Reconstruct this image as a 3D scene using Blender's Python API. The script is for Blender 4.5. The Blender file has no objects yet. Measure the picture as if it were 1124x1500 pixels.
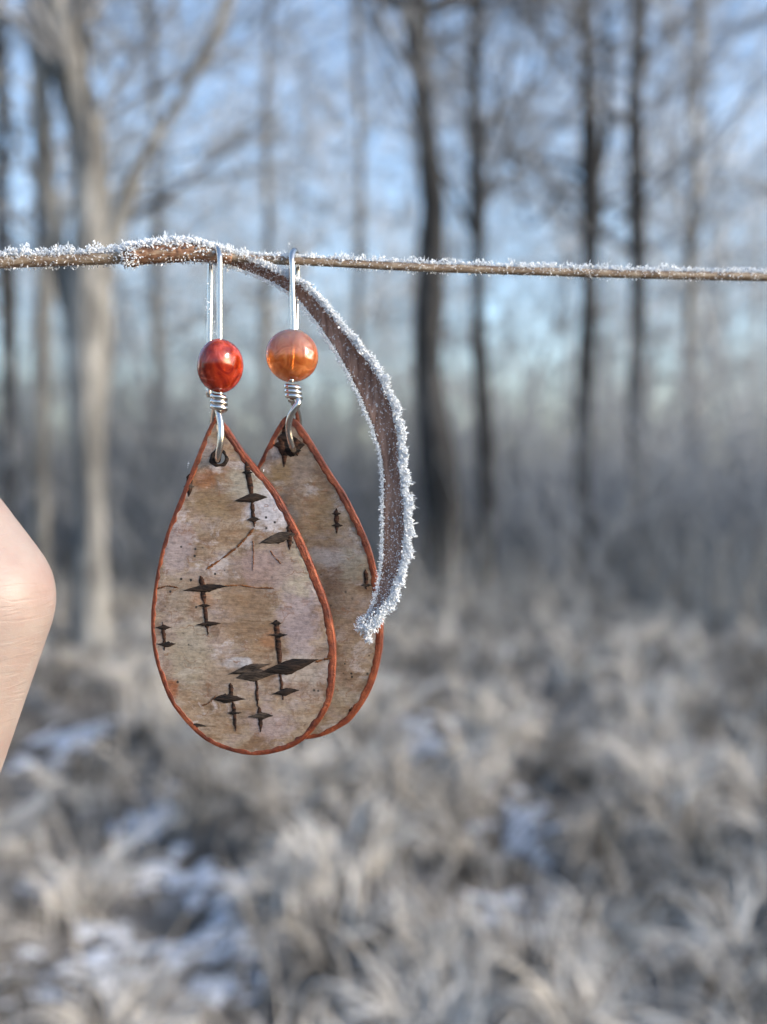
import bpy, bmesh, math, random
import numpy as np
from mathutils import Vector, Matrix
R = math.radians
random.seed(7)
rng = np.random.default_rng(7)
sc = bpy.context.scene
col = sc.collection

# ------------------------------------------------------------------ camera
FPX, CX, CY = 1427.0, 562.0, 750.0          # focal length and centre in photo pixels
CAM = np.array([0.0, 0.0, 1.2])
PITCH = math.atan(60 / FPX)                 # looking slightly down
FWD = np.array([0, math.cos(PITCH), -math.sin(PITCH)])
UPV = np.array([0, math.sin(PITCH), math.cos(PITCH)])
RGT = np.array([1.0, 0, 0])
cam = bpy.data.cameras.new('camera')
camo = bpy.data.objects.new('camera', cam)
col.objects.link(camo)
camo.location = CAM
camo.rotation_euler = (math.pi / 2 - PITCH, 0, 0)
cam.sensor_width = 36
cam.lens = 36 * FPX / 1500
cam.clip_start = 0.005
cam.clip_end = 600
cam.dof.use_dof = True
cam.dof.focus_distance = 0.1270
cam.dof.aperture_fstop = cam.lens / 2.5     # 2.5 mm wide lens opening
sc.camera = camo

# ------------------------------------------------------------------ light
SUN_DIR = Vector((0.90, -0.28, 0.33)).normalized()
world = bpy.data.worlds.new('World')
sc.world = world
world.use_nodes = True
wn = world.node_tree.nodes
sky = wn.new('ShaderNodeTexSky')
sky.sky_type = 'NISHITA'
sky.sun_disc = False
sky.sun_elevation = math.asin(SUN_DIR.z)
sky.sun_rotation = math.atan2(SUN_DIR.x, SUN_DIR.y)
sky.air_density = 1.0
sky.dust_density = 1.7
sky.ozone_density = 2.2
world.node_tree.links.new(sky.outputs[0], wn['Background'].inputs[0])
wn['Background'].inputs[1].default_value = 0.15
sun = bpy.data.lights.new('sun', 'SUN')
sun.energy = 1.3
sun.angle = R(10)
sun.color = (1.0, 0.93, 0.83)
suno = bpy.data.objects.new('sun', sun)
col.objects.link(suno)
suno.rotation_euler = SUN_DIR.to_track_quat('Z', 'Y').to_euler()
vs = sc.view_settings
vs.view_transform = 'Standard'
vs.look = 'None'
vs.gamma = 1
vs.use_curve_mapping = False
vs.exposure = 1.65
sc.cycles.use_denoising = True
sc.cycles.max_bounces = 14
sc.cycles.diffuse_bounces = 7
sc.cycles.transmission_bounces = 10
sc.cycles.transparent_max_bounces = 6

# ------------------------------------------------------------------ helpers
def W(px, py, d):
    """a point seen at photo pixel (px, py) at the given distance along the view axis"""
    return CAM + FWD * d + RGT * ((px - CX) / FPX * d) + UPV * ((CY - py) / FPX * d)

def ground_at(px, py, z=0.0):
    v = W(px, py, 1.0) - CAM
    return CAM + v * ((z - CAM[2]) / v[2])

def tag(o, label=None, cat=None, group=None, kind=None):
    if label: o['label'] = label
    if cat: o['category'] = cat
    if group: o['group'] = group
    if kind: o['kind'] = kind
    return o

def empty(name, loc, parent=None):
    o = bpy.data.objects.new(name, None)
    col.objects.link(o)
    o.location = loc
    o.empty_display_size = 0.01
    return o

def make(name, verts, faces, mat, parent=None, origin=None, smooth=True, attrs=None):
    """verts in world space; parent (if any) is an unrotated object whose world location is wl(parent)"""
    verts = np.asarray(verts, float)
    if origin is None:
        origin = wl(parent) if parent is not None else verts.mean(0)
    origin = np.asarray(origin, float)
    me = bpy.data.meshes.new(name)
    fl = faces.tolist() if hasattr(faces, 'tolist') else faces
    me.from_pydata((verts - origin).tolist(), [], fl)
    if smooth:
        me.polygons.foreach_set('use_smooth', [True] * len(me.polygons))
    if attrs:
        for k, v in attrs.items():
            a = me.attributes.new(k, 'FLOAT', 'POINT')
            a.data.foreach_set('value', np.asarray(v, float))
    me.materials.append(mat)
    o = bpy.data.objects.new(name, me)
    col.objects.link(o)
    if parent is not None:
        o.parent = parent
        o.location = origin - wl(parent)
    else:
        o.location = origin
    o['_wl'] = origin.tolist()
    return o

def wl(o):
    if '_wl' in o: return np.array(list(o['_wl']))
    return np.array(o.location)

def frames(P):
    """parallel transported frame along a polyline"""
    P = np.asarray(P, float)
    T = np.gradient(P, axis=0)
    T /= np.linalg.norm(T, axis=1)[:, None] + 1e-20
    n = np.cross(T[0], [0.31, 0.9, 0.2]); n /= np.linalg.norm(n)
    N = [n]
    for i in range(1, len(P)):
        n = N[-1] - T[i] * np.dot(N[-1], T[i])
        n /= np.linalg.norm(n) + 1e-20
        N.append(n)
    N = np.array(N)
    return T, N, np.cross(T, N)

def spline(pts, n):
    """Catmull-Rom resample of rows of any width"""
    pts = np.asarray(pts, float)
    k = len(pts)
    ext = np.vstack([2 * pts[0] - pts[1], pts, 2 * pts[-1] - pts[-2]])
    # by chord length of the first three columns
    ch = np.concatenate([[0], np.cumsum(np.linalg.norm(np.diff(pts[:, :3], axis=0), axis=1))])
    out = []
    for s in np.linspace(0, ch[-1], n):
        i = min(int(np.searchsorted(ch, s, 'right')) - 1, k - 2)
        t = (s - ch[i]) / (ch[i + 1] - ch[i] + 1e-12)
        a, b, c, d = ext[i], ext[i + 1], ext[i + 2], ext[i + 3]
        out.append(.5 * ((2 * b) + (-a + c) * t + (2 * a - 5 * b + 4 * c - d) * t * t + (-a + 3 * b - 3 * c + d) * t ** 3))
    return np.array(out)

def tube(P, rad, sides=10, cap=True, wob=None):
    P = np.asarray(P, float); n = len(P)
    rad = np.broadcast_to(np.asarray(rad, float), (n,))
    T, N, B = frames(P)
    a = np.arange(sides) * 2 * math.pi / sides
    ring = rad[:, None, None] * (np.cos(a)[None, :, None] * N[:, None, :] + np.sin(a)[None, :, None] * B[:, None, :])
    if wob is not None:
        ring = ring * wob(n, sides)[:, :, None]
    V = (P[:, None, :] + ring).reshape(-1, 3)
    F = []
    for i in range(n - 1):
        for j in range(sides):
            j2 = (j + 1) % sides
            F.append((i * sides + j, i * sides + j2, (i + 1) * sides + j2, (i + 1) * sides + j))
    if cap:
        F.append(tuple(range(sides - 1, -1, -1)))
        F.append(tuple((n - 1) * sides + j for j in range(sides)))
    return V, F

class MB:
    def __init__(self): self.V = []; self.F = []; self.n = 0
    def add(self, V, F):
        V = np.asarray(V, float)
        self.V.append(V)
        k = self.n
        self.F += [tuple(i + k for i in f) for f in F]
        self.n += len(V)
    def verts(self): return np.vstack(self.V)

def prisms(S, sides=3):
    """S: rows (p0 xyz, p1 xyz, r0, r1) -> open prisms, vectorised"""
    S = np.asarray(S, float)
    p0, p1, r0, r1 = S[:, :3], S[:, 3:6], S[:, 6], S[:, 7]
    T = p1 - p0
    T /= np.linalg.norm(T, axis=1)[:, None] + 1e-12
    h = np.where(np.abs(T[:, 2:3]) > .8, np.array([[1., 0, 0]]), np.array([[0, 0, 1.]]))
    N = np.cross(T, h); N /= np.linalg.norm(N, axis=1)[:, None] + 1e-12
    B = np.cross(T, N)
    a = np.arange(sides) * 2 * math.pi / sides
    dirs = np.cos(a)[None, :, None] * N[:, None] + np.sin(a)[None, :, None] * B[:, None]
    A = p0[:, None] + r0[:, None, None] * dirs
    C = p1[:, None] + r1[:, None, None] * dirs
    V = np.concatenate([A, C], 1).reshape(-1, 3)
    base = np.arange(len(S))[:, None] * (2 * sides)
    F = []
    for j in range(sides):
        k = (j + 1) % sides
        F.append(base + np.array([[j, k, sides + k, sides + j]]))
    F = np.stack(F, 1).reshape(-1, 4)
    return V, F

def crystals(P, D, L, Wd):
    """faceted frost grains: six-point spindles standing at P along D"""
    P = np.asarray(P, float); D = np.asarray(D, float)
    D = D / (np.linalg.norm(D, axis=1)[:, None] + 1e-12)
    n = len(P)
    h = rng.normal(size=(n, 3))
    N = np.cross(D, h); N /= np.linalg.norm(N, axis=1)[:, None] + 1e-12
    B = np.cross(D, N)
    wa = Wd * rng.uniform(.6, 1.3, n); wb = Wd * rng.uniform(.35, 1.1, n)
    m = P + D * (L * rng.uniform(.4, .75, n))[:, None]
    V = np.stack([P - D * (L * .25)[:, None],
                  m + N * wa[:, None], m + B * wb[:, None], m - N * wa[:, None], m - B * wb[:, None],
                  P + D * L[:, None]], 1).reshape(-1, 3)
    t = np.array([[0, 2, 1], [0, 3, 2], [0, 4, 3], [0, 1, 4], [5, 1, 2], [5, 2, 3], [5, 3, 4], [5, 4, 1]])
    F = (np.arange(n)[:, None, None] * 6 + t[None]).reshape(-1, 3)
    return V, F

# ------------------------------------------------------------------ materials
def mat(name):
    m = bpy.data.materials.new(name)
    m.use_nodes = True
    nt = m.node_tree
    return m, nt, nt.nodes['Principled BSDF']

def N(nt, typ, **kw):
    n = nt.nodes.new(typ)
    for k, v in kw.items():
        if k in n.inputs.keys(): n.inputs[k].default_value = v
        else: setattr(n, k, v)
    return n

def coords(nt, scale=(1, 1, 1), rot=(0, 0, 0), loc=(0, 0, 0)):
    tc = N(nt, 'ShaderNodeTexCoord')
    mp = N(nt, 'ShaderNodeMapping')
    mp.inputs['Scale'].default_value = scale
    mp.inputs['Rotation'].default_value = rot
    mp.inputs['Location'].default_value = loc
    nt.links.new(tc.outputs['Object'], mp.inputs['Vector'])
    return mp.outputs[0]

def noise(nt, vec, scale=1.0, detail=4.0, rough=0.55, dist=0.0):
    n = N(nt, 'ShaderNodeTexNoise')
    n.inputs['Scale'].default_value = scale
    n.inputs['Detail'].default_value = detail
    n.inputs['Roughness'].default_value = rough
    n.inputs['Distortion'].default_value = dist
    nt.links.new(vec, n.inputs['Vector'])
    return n.outputs['Fac']

def ramp(nt, fac, stops, interp='LINEAR'):
    r = N(nt, 'ShaderNodeValToRGB')
    r.color_ramp.interpolation = interp
    e = r.color_ramp.elements
    while len(e) < len(stops): e.new(0.5)
    for i, (p, c) in enumerate(stops):
        e[i].position = p
        e[i].color = tuple(c) + (1,) if len(c) == 3 else c
    nt.links.new(fac, r.inputs[0])
    return r.outputs[0]

def mix(nt, fac, a, b, mode='MIX'):
    m = N(nt, 'ShaderNodeMix')
    m.data_type = 'RGBA'
    m.blend_type = mode
    if isinstance(fac, (int, float)): m.inputs[0].default_value = fac
    else: nt.links.new(fac, m.inputs[0])
    for s, v in ((6, a), (7, b)):
        if isinstance(v, tuple): m.inputs[s].default_value = v + (1,) if len(v) == 3 else v
        else: nt.links.new(v, m.inputs[s])
    return m.outputs[2]

def bump(nt, b, height, dist, strength=1.0):
    n = N(nt, 'ShaderNodeBump')
    n.inputs['Strength'].default_value = strength
    n.inputs['Distance'].default_value = dist
    nt.links.new(height, n.inputs['Height'])
    nt.links.new(n.outputs[0], b.inputs['Normal'])
    return n

G3 = lambda v: (v, v, v)

def patches(nt, c, lst, org):
    k = .0887e-3
    tc = N(nt, 'ShaderNodeTexCoord')
    nz = noise(nt, coords(nt, (420, 420, 520)), 1, 7, .7, .3)
    for px, py, rx, ry, colr, am in lst:
        a = N(nt, 'ShaderNodeVectorMath', operation='SUBTRACT')
        nt.links.new(tc.outputs['Object'], a.inputs[0]); a.inputs[1].default_value = ((px - org[0]) * k, 0, (org[1] - py) * k)
        b = N(nt, 'ShaderNodeVectorMath', operation='MULTIPLY')
        nt.links.new(a.outputs[0], b.inputs[0]); b.inputs[1].default_value = (1 / (rx * k), 0, 1 / (ry * k))
        l = N(nt, 'ShaderNodeVectorMath', operation='LENGTH')
        nt.links.new(b.outputs[0], l.inputs[0])
        m = N(nt, 'ShaderNodeMath', operation='MULTIPLY_ADD')
        nt.links.new(nz, m.inputs[0]); m.inputs[1].default_value = 2.4
        nt.links.new(l.outputs['Value'], m.inputs[2])
        f = N(nt, 'ShaderNodeMapRange')
        f.inputs['From Min'].default_value = 1.75; f.inputs['From Max'].default_value = 2.25
        f.inputs['To Min'].default_value = am; f.inputs['To Max'].default_value = 0
        nt.links.new(m.outputs[0], f.inputs['Value'])
        c = mix(nt, f.outputs[0], c, colr)
    return c
PATCH1 = [(395, 742, 34, 42, (.50, .48, .49), .85), (362, 712, 36, 30, (.36, .32, .24), .8), (298, 706, 26, 18, (.26, .105, .035), .75), (318, 742, 40, 26, (.24, .16, .075), .7),
          (362, 890, 42, 75, (.215, .14, .08), .7), (442, 905, 34, 80, (.33, .27, .265), .75), (440, 835, 34, 44, (.38, .33, .23), .75), (262, 800, 30, 55, (.33, .275, .265), .75),
          (395, 830, 50, 35, (.30, .215, .19), .7), (282, 965, 40, 62, (.33, .285, .20), .7), (252, 1012, 14, 16, (.27, .09, .03), .85), (350, 974, 24, 9, (.50, .50, .51), .9), (400, 940, 20, 16, (.30, .14, .06), .6),
          (400, 1060, 40, 30, (.32, .255, .24), .7), (330, 1000, 40, 40, (.27, .20, .14), .6), (300, 880, 26, 18, (.30, .15, .07), .55), (445, 985, 30, 26, (.36, .31, .25), .7), (265, 880, 24, 40, (.30, .24, .17), .7)]
PATCH2 = [(462, 965, 34, 85, (.27, .225, .225), .75), (478, 770, 34, 46, (.26, .175, .085), .7), (412, 790, 28, 60, (.17, .155, .15), .65), (520, 840, 26, 34, (.33, .29, .21), .7), (440, 690, 30, 30, (.25, .19, .14), .7), (505, 905, 26, 36, (.24, .17, .11), .6), (470, 830, 40, 18, (.36, .33, .31), .7), (500, 1040, 30, 20, (.33, .28, .2), .6), (410, 700, 22, 22, (.23, .15, .06), .7)]
def bark_paper(name, off):
    m, nt, b = mat(name)
    v1 = coords(nt, (90, 90, 150), loc=(off, off * .3, off * .7))
    v2 = coords(nt, (260, 260, 700), loc=(off, 0, 0))
    v3 = coords(nt, (500, 500, 2600))
    v4 = coords(nt, (1500, 1500, 1700), rot=(.4, .5, .3))
    n1 = noise(nt, v1, 1.1, 5, .6, .6)
    n2 = noise(nt, v2, 1.0, 6, .65, .3)
    n3 = noise(nt, v3, 1.0, 5, .7)
    c = ramp(nt, n1, [(.30, (.12, .060, .025)), (.40, (.23, .145, .078)), (.48, (.31, .235, .16)), (.56, (.27, .20, .165)), (.64, (.33, .275, .255)), (.74, (.40, .36, .34))])
    c2 = ramp(nt, n2, [(.3, (.14, .07, .03)), (.43, (.25, .165, .095)), (.54, (.36, .285, .20)), (.64, (.30, .24, .21)), (.72, (.46, .41, .35))])
    c = mix(nt, .5, c, c2)
    # silvery and lilac sheets of outer skin with ragged borders
    sh = ramp(nt, noise(nt, coords(nt, (140, 140, 210), loc=(7 + off, 1, 2)), 1.0, 9, .72, .8), [(.55, G3(0)), (.59, G3(.6))])
    c = mix(nt, sh, c, (.47, .425, .40))
    br = ramp(nt, noise(nt, coords(nt, (190, 190, 250), loc=(2, off, 5)), 1.0, 8, .7, .5), [(.50, G3(0)), (.58, G3(.75))])
    c = mix(nt, br, c, (.16, .09, .045))
    c = patches(nt, c, PATCH1 if off == 0 else PATCH2, (315, 365) if off == 0 else (430, 370))
    g = ramp(nt, n3, [(.3, G3(.66)), (.5, G3(.97)), (.7, G3(1.15))])
    c = mix(nt, .55, c, g, 'MULTIPLY')
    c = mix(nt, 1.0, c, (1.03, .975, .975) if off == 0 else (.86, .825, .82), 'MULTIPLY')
    gr = noise(nt, v4, 1.0, 4, .75)
    c = mix(nt, .8, c, ramp(nt, gr, [(.34, G3(.62)), (.5, G3(1.0)), (.66, G3(1.25))]), 'MULTIPLY')
    # hair cracks
    wv = N(nt, 'ShaderNodeTexVoronoi')
    wv.feature = 'DISTANCE_TO_EDGE'
    wv.inputs['Scale'].default_value = 1
    wv_n = N(nt, 'ShaderNodeVectorMath', operation='ADD')
    nz = N(nt, 'ShaderNodeTexNoise'); nz.inputs['Scale'].default_value = 400; nz.inputs['Detail'].default_value = 4
    nt.links.new(coords(nt, (1, 1, 1)), nz.inputs['Vector'])
    nt.links.new(coords(nt, (110, 110, 190), rot=(0, R(25), 0), loc=(off, 0, 0)), wv_n.inputs[0])
    nt.links.new(nz.outputs['Color'], wv_n.inputs[1])
    nt.links.new(wv_n.outputs[0], wv.inputs['Vector'])
    ck = ramp(nt, wv.outputs['Distance'], [(.0, G3(.75)), (.022, G3(0))])
    ckm = ramp(nt, n2, [(.46, G3(0)), (.56, G3(1))])
    ck = mix(nt, 1.0, ck, ckm, 'MULTIPLY')
    c = mix(nt, ck, c, (.20, .085, .035))
    # rusty stains
    st = ramp(nt, noise(nt, coords(nt, (230, 230, 260), loc=(off * 2, 3, 1)), 1.0, 8, .7, .4), [(.60, G3(0)), (.72, G3(.6))])
    c = mix(nt, st, c, (.24, .095, .035))
    # pits
    vo = N(nt, 'ShaderNodeTexVoronoi')
    vo.feature = 'F1'
    vo.inputs['Scale'].default_value = 900
    vo.inputs['Randomness'].default_value = 1
    tc = N(nt, 'ShaderNodeTexCoord')
    nt.links.new(tc.outputs['Object'], vo.inputs['Vector'])
    pm = ramp(nt, vo.outputs['Distance'], [(.11, G3(1)), (.19, G3(0))])
    zone = ramp(nt, noise(nt, coords(nt, (120, 120, 120), loc=(4 + off, 2, 9)), 1.0, 4), [(.50, G3(0)), (.58, G3(1))])
    pm = mix(nt, 1.0, pm, zone, 'MULTIPLY')
    c = mix(nt, pm, c, (.02, .015, .012))
    nt.links.new(c, b.inputs['Base Color'])
    b.inputs['Roughness'].default_value = .36
    b.inputs['Specular IOR Level'].default_value = .45
    h = mix(nt, .5, n3, n2)
    bump(nt, b, h, .00028, .7)
    return m

def copper_edge():
    m, nt, b = mat('copper_paint')
    n1 = noise(nt, coords(nt, (2200,) * 3), 1, 5, .75)
    n2 = noise(nt, coords(nt, (300,) * 3), 1, 4, .6)
    c = ramp(nt, n2, [(.35, (.085, .016, .005)), (.52, (.205, .041, .012)), (.7, (.34, .090, .031))])
    c = mix(nt, .6, c, ramp(nt, n1, [(.35, G3(.45)), (.6, G3(1.25))]), 'MULTIPLY')
    nt.links.new(c, b.inputs['Base Color'])
    b.inputs['Metallic'].default_value = .25
    b.inputs['Roughness'].default_value = .34
    bump(nt, b, n1, .0002, .8)
    return m

def lenticel_mat(name, c0, c1):
    m, nt, b = mat(name)
    n1 = noise(nt, coords(nt, (500, 500, 2200)), 1, 5, .65)
    c = ramp(nt, n1, [(.40, c0), (.66, c1)])
    nt.links.new(c, b.inputs['Base Color'])
    b.inputs['Roughness'].default_value = .75
    b.inputs['Specular IOR Level'].default_value = .2
    bump(nt, b, n1, .0003, .9)
    return m

def silver():
    m, nt, b = mat('silver_wire')
    b.inputs['Base Color'].default_value = (.60, .56, .51, 1)
    b.inputs['Metallic'].default_value = 1
    b.inputs['Roughness'].default_value = .24
    bump(nt, b, noise(nt, coords(nt, (900, 900, 900)), 1, 3), .00008, .35)
    return m

def carnelian(name, deep, mid, top, off, trans, zspan):
    m, nt, b = mat(name)
    n1 = noise(nt, coords(nt, (420, 420, 420), loc=(off, 0, 0)), 1, 3, .5, 1.6)
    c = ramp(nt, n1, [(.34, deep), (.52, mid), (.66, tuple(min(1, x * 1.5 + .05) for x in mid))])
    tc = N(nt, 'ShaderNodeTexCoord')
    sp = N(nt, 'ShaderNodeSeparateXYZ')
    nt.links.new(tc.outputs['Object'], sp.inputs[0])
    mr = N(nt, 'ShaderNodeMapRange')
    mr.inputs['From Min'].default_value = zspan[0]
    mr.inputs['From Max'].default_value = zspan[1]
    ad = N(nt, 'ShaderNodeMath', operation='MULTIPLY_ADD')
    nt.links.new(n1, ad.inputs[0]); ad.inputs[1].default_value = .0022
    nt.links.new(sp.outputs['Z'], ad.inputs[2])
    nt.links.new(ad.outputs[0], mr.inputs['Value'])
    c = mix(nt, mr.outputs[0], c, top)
    nt.links.new(c, b.inputs['Base Color'])
    b.inputs['Roughness'].default_value = .09
    b.inputs['IOR'].default_value = 1.54
    b.inputs['Transmission Weight'].default_value = trans
    b.inputs['Subsurface Weight'].default_value = .6
    b.inputs['Subsurface Radius'].default_value = (1, .35, .12)
    b.inputs['Subsurface Scale'].default_value = .003
    b.inputs['Roughness'].default_value = .2 if trans > .5 else .15
    bump(nt, b, noise(nt, coords(nt, (330, 330, 330), loc=(off, 2, 0)), 1, 2, .5, .5), .0009, .5)
    return m

def frost_mat():
    m = bpy.data.materials.new('hoar_frost')
    m.use_nodes = True
    nt = m.node_tree
    nt.nodes.remove(nt.nodes['Principled BSDF'])
    d = N(nt, 'ShaderNodeBsdfDiffuse'); d.inputs[0].default_value = (.85, .86, .875, 1)
    t = N(nt, 'ShaderNodeBsdfTranslucent'); t.inputs[0].default_value = (.86, .88, .89, 1)
    g = N(nt, 'ShaderNodeBsdfGlossy'); g.inputs['Roughness'].default_value = .12
    g.inputs[0].default_value = (.9, .93, .96, 1)
    a = N(nt, 'ShaderNodeMixShader'); a.inputs[0].default_value = .42
    c = N(nt, 'ShaderNodeMixShader'); c.inputs[0].default_value = .06
    nt.links.new(d.outputs[0], a.inputs[1]); nt.links.new(t.outputs[0], a.inputs[2])
    nt.links.new(a.outputs[0], c.inputs[1]); nt.links.new(g.outputs[0], c.inputs[2])
    nt.links.new(c.outputs[0], nt.nodes['Material Output'].inputs[0])
    return m

def straw(name, stops, sc_long, frosty=.0, bd=.0002):
    m, nt, b = mat(name)
    n1 = noise(nt, coords(nt, sc_long), 1, 5, .65, .2)
    c = ramp(nt, n1, stops)
    if frosty:
        f = ramp(nt, noise(nt, coords(nt, (2600,) * 3), 1, 3, .6), [(.60 - frosty * .3, G3(0)), (.68, G3(.75))])
        c = mix(nt, f, c, (.66, .66, .66))
    nt.links.new(c, b.inputs['Base Color'])
    b.inputs['Roughness'].default_value = .6
    bump(nt, b, n1, bd, .6)
    return m

def tree_bark(name, dark, mid, light, sc=1.0):
    m, nt, b = mat(name)
    n1 = noise(nt, coords(nt, (14 * sc, 14 * sc, 3 * sc)), 1, 6, .65, .4)
    n2 = noise(nt, coords(nt, (3, 3, 1.2)), 1, 3)
    c = ramp(nt, n1, [(.35, dark), (.5, mid), (.66, light)])
    c = mix(nt, .8, c, ramp(nt, n2, [(.38, G3(.35)), (.6, G3(1.25))]), 'MULTIPLY')
    nt.links.new(c, b.inputs['Base Color'])
    b.inputs['Roughness'].default_value = .9
    bump(nt, b, n1, .02, .8)
    return m

def twig_mat(name, a, bcol):
    """frosted twigs: colour by the per-twig tint"""
    m, nt, b = mat(name)
    at = N(nt, 'ShaderNodeAttribute'); at.attribute_name = 'tint'
    c = ramp(nt, at.outputs['Fac'], [(0, a), (1, bcol)])
    nt.links.new(c, b.inputs['Base Color'])
    b.inputs['Roughness'].default_value = .9
    b.inputs['Specular IOR Level'].default_value = .1
    return m

def skin_mat():
    m, nt, b = mat('skin')
    n1 = noise(nt, coords(nt, (120, 120, 120)), 1, 6, .6)
    c = ramp(nt, n1, [(.3, (.285, .198, .172)), (.55, (.31, .243, .213)), (.75, (.335, .275, .247))])
    nt.links.new(c, b.inputs['Base Color'])
    b.inputs['Roughness'].default_value = .5
    b.inputs['Subsurface Weight'].default_value = .25
    b.inputs['Subsurface Radius'].default_value = (1, .35, .2)
    b.inputs['Subsurface Scale'].default_value = .002
    # knuckle creases run across the joint; a finer criss-cross lies over them
    cr = noise(nt, coords(nt, (110, 110, 900), rot=(0, R(6), 0)), 1, 3, .5, .8)
    crr = ramp(nt, cr, [(.40, G3(0)), (.50, G3(1)), (1, G3(1))])
    fi = noise(nt, coords(nt, (1500, 1500, 2400)), 1, 3, .6, .5)
    h = mix(nt, .6, crr, fi)
    bump(nt, b, h, .00016, .4)
    return m

M = dict(
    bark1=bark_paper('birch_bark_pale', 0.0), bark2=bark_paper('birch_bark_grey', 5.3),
    copper=copper_edge(), lent=lenticel_mat('lenticel_black', (.006, .005, .0045), (.045, .026, .017)),
    lent2=lenticel_mat('lenticel_brown', (.012, .008, .006), (.10, .07, .05)),
    lent3=lenticel_mat('lenticel_stem', (.012, .006, .004), (.085, .035, .018)),
    rust=lenticel_mat('rusty_bark', (.10, .035, .012), (.22, .085, .03)),
    silver=silver(),
    bead1=carnelian('carnelian_red', (.20, .010, .003), (.38, .036, .008), (.34, .07, .04), 0, .30, (.0030, .0075)),
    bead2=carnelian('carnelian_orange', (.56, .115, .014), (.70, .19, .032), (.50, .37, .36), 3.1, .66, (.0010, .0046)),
    drill=lenticel_mat('drilled_stone', (.75, .16, .03), (.85, .24, .06)),
    frost=frost_mat(),
    stem=straw('dry_stem', [(.32, (.10, .06, .038)), (.5, (.18, .125, .078)), (.68, (.29, .235, .17))], (250, 2000, 2000), .1),
    sheath=straw('dry_sheath', [(.35, (.14, .06, .03)), (.5, (.24, .12, .065)), (.68, (.42, .32, .22))], (150, 1500, 2500), .0),
    leaf=straw('dry_leaf', [(.34, (.12, .053, .033)), (.5, (.22, .114, .076)), (.68, (.34, .20, .145))], (1500, 1500, 230), .08, .0005),
    skin=skin_mat(),
    nail=lenticel_mat('fingernail', (.62, .40, .34), (.66, .45, .38)),
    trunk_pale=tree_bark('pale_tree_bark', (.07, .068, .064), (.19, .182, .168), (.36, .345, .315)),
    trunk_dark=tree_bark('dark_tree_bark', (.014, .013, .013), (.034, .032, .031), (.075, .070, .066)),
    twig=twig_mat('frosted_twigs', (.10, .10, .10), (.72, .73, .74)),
    twig_dark=twig_mat('bare_twigs', (.06, .058, .06), (.40, .41, .43)),
    shrub=twig_mat('thicket_twigs', (.06, .062, .067), (.40, .41, .425)),
    stalks=twig_mat('frosted_stalks', (.085, .079, .070), (.52, .495, .455)),
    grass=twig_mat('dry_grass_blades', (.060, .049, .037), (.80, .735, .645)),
)

# ------------------------------------------------------------------ ground
def hgt(x, y):
    return (.05 * np.sin(x * 2.1 + 1.3) * np.cos(y * 1.7) + .035 * np.sin(x * 4.7 + y * 3.1) + .02 * np.cos(y * 7.3 - x * 5.1)) * np.clip(np.hypot(x, y) / 1.5, 0, 1)

def ground():
    ax = np.concatenate([-np.geomspace(300, 6, 18), np.linspace(-5.6, 5.6, 90), np.geomspace(6, 300, 18)])
    ay = np.concatenate([-np.geomspace(300, 3, 16), np.linspace(-2.6, 14, 120), np.geomspace(14.6, 300, 18)])
    X, Y = np.meshgrid(ax, ay)
    Z = hgt(X, Y)
    V = np.stack([X, Y, Z], -1).reshape(-1, 3)
    nx = len(ax); F = []
    for j in range(len(ay) - 1):
        for i in range(nx - 1):
            k = j * nx + i
            F.append((k, k + 1, k + nx + 1, k + nx))
    m, nt, b = mat('frozen_ground')
    n1 = noise(nt, coords(nt, (5, 5, 5)), 1, 8, .7)
    c = ramp(nt, n1, [(.3, (.035, .028, .022)), (.5, (.10, .085, .07)), (.62, (.24, .22, .20)), (.75, (.5, .5, .51))])
    nt.links.new(c, b.inputs['Base Color'])
    b.inputs['Roughness'].default_value = .95
    bump(nt, b, n1, .05, 1)
    o = make('ground', V, F, m, origin=(0, 0, 0))
    tag(o, kind='structure')
ground()

SNOW = [  # photo pixel on the ground, radii in metres (x, y)
    (235, 1190, .16, .30), (270, 1280, .20, .22), (170, 1370, .20, .18), (300, 1370, .16, .14), (120, 1440, .12, .12), (330, 1430, .1, .1),
    (758, 1215, .15, .28), (745, 1330, .13, .14), (628, 1092, .17, .38), (110, 1080, .2, .4), (790, 1310, .07, .08),
    (60, 1300, .1, .12), (860, 1110, .12, .2)]
def snow():
    mb = MB()
    small = []
    for px, py, rx, ry in SNOW:
        c = ground_at(px, py)
        for _ in range(15):
            small.append(((c[0] + rng.normal(0, rx * .5), c[1] + rng.normal(0, ry * .5)), rx * rng.uniform(.12, .40), ry * rng.uniform(.08, .26)))
    for c, rx, ry in small:
        nr, na = 7, 28
        V = []; F = []
        ph = rng.uniform(0, 6.28, 5)
        for i in range(nr + 1):
            t = i / nr
            for a in range(na):
                an = a * 2 * math.pi / na
                w = 1 + .28 * math.sin(3 * an + ph[0]) + .2 * math.sin(5 * an + ph[1]) + .12 * math.sin(9 * an + ph[2])
                x = c[0] + rx * w * t * math.cos(an); y = c[1] + ry * w * t * math.sin(an)
                z = hgt(x, y) + (.012 * (1 - t * t) - .004) * min(1, rx / .05) + .004 + .012 * math.sin(x * 40 + ph[3]) * math.cos(y * 37)
                V.append((x, y, z))
        for i in range(nr):
            for a in range(na):
                b2 = (a + 1) % na
                F.append((i * na + a, i * na + b2, (i + 1) * na + b2, (i + 1) * na + a))
        mb.add(V, F)
    m, nt, b = mat('snow_crust')
    n1 = noise(nt, coords(nt, (40, 40, 40)), 1, 5, .7)
    c = ramp(nt, n1, [(.3, (.36, .37, .40)), (.6, (.70, .72, .76))])
    nt.links.new(c, b.inputs['Base Color'])
    b.inputs['Roughness'].default_value = .7
    bump(nt, b, n1, .02, .8)
    o = make('snow', mb.verts(), mb.F, m)
    tag(o, 'thin patches of snow lying between the dry grass tussocks', 'snow', kind='stuff')
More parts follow.
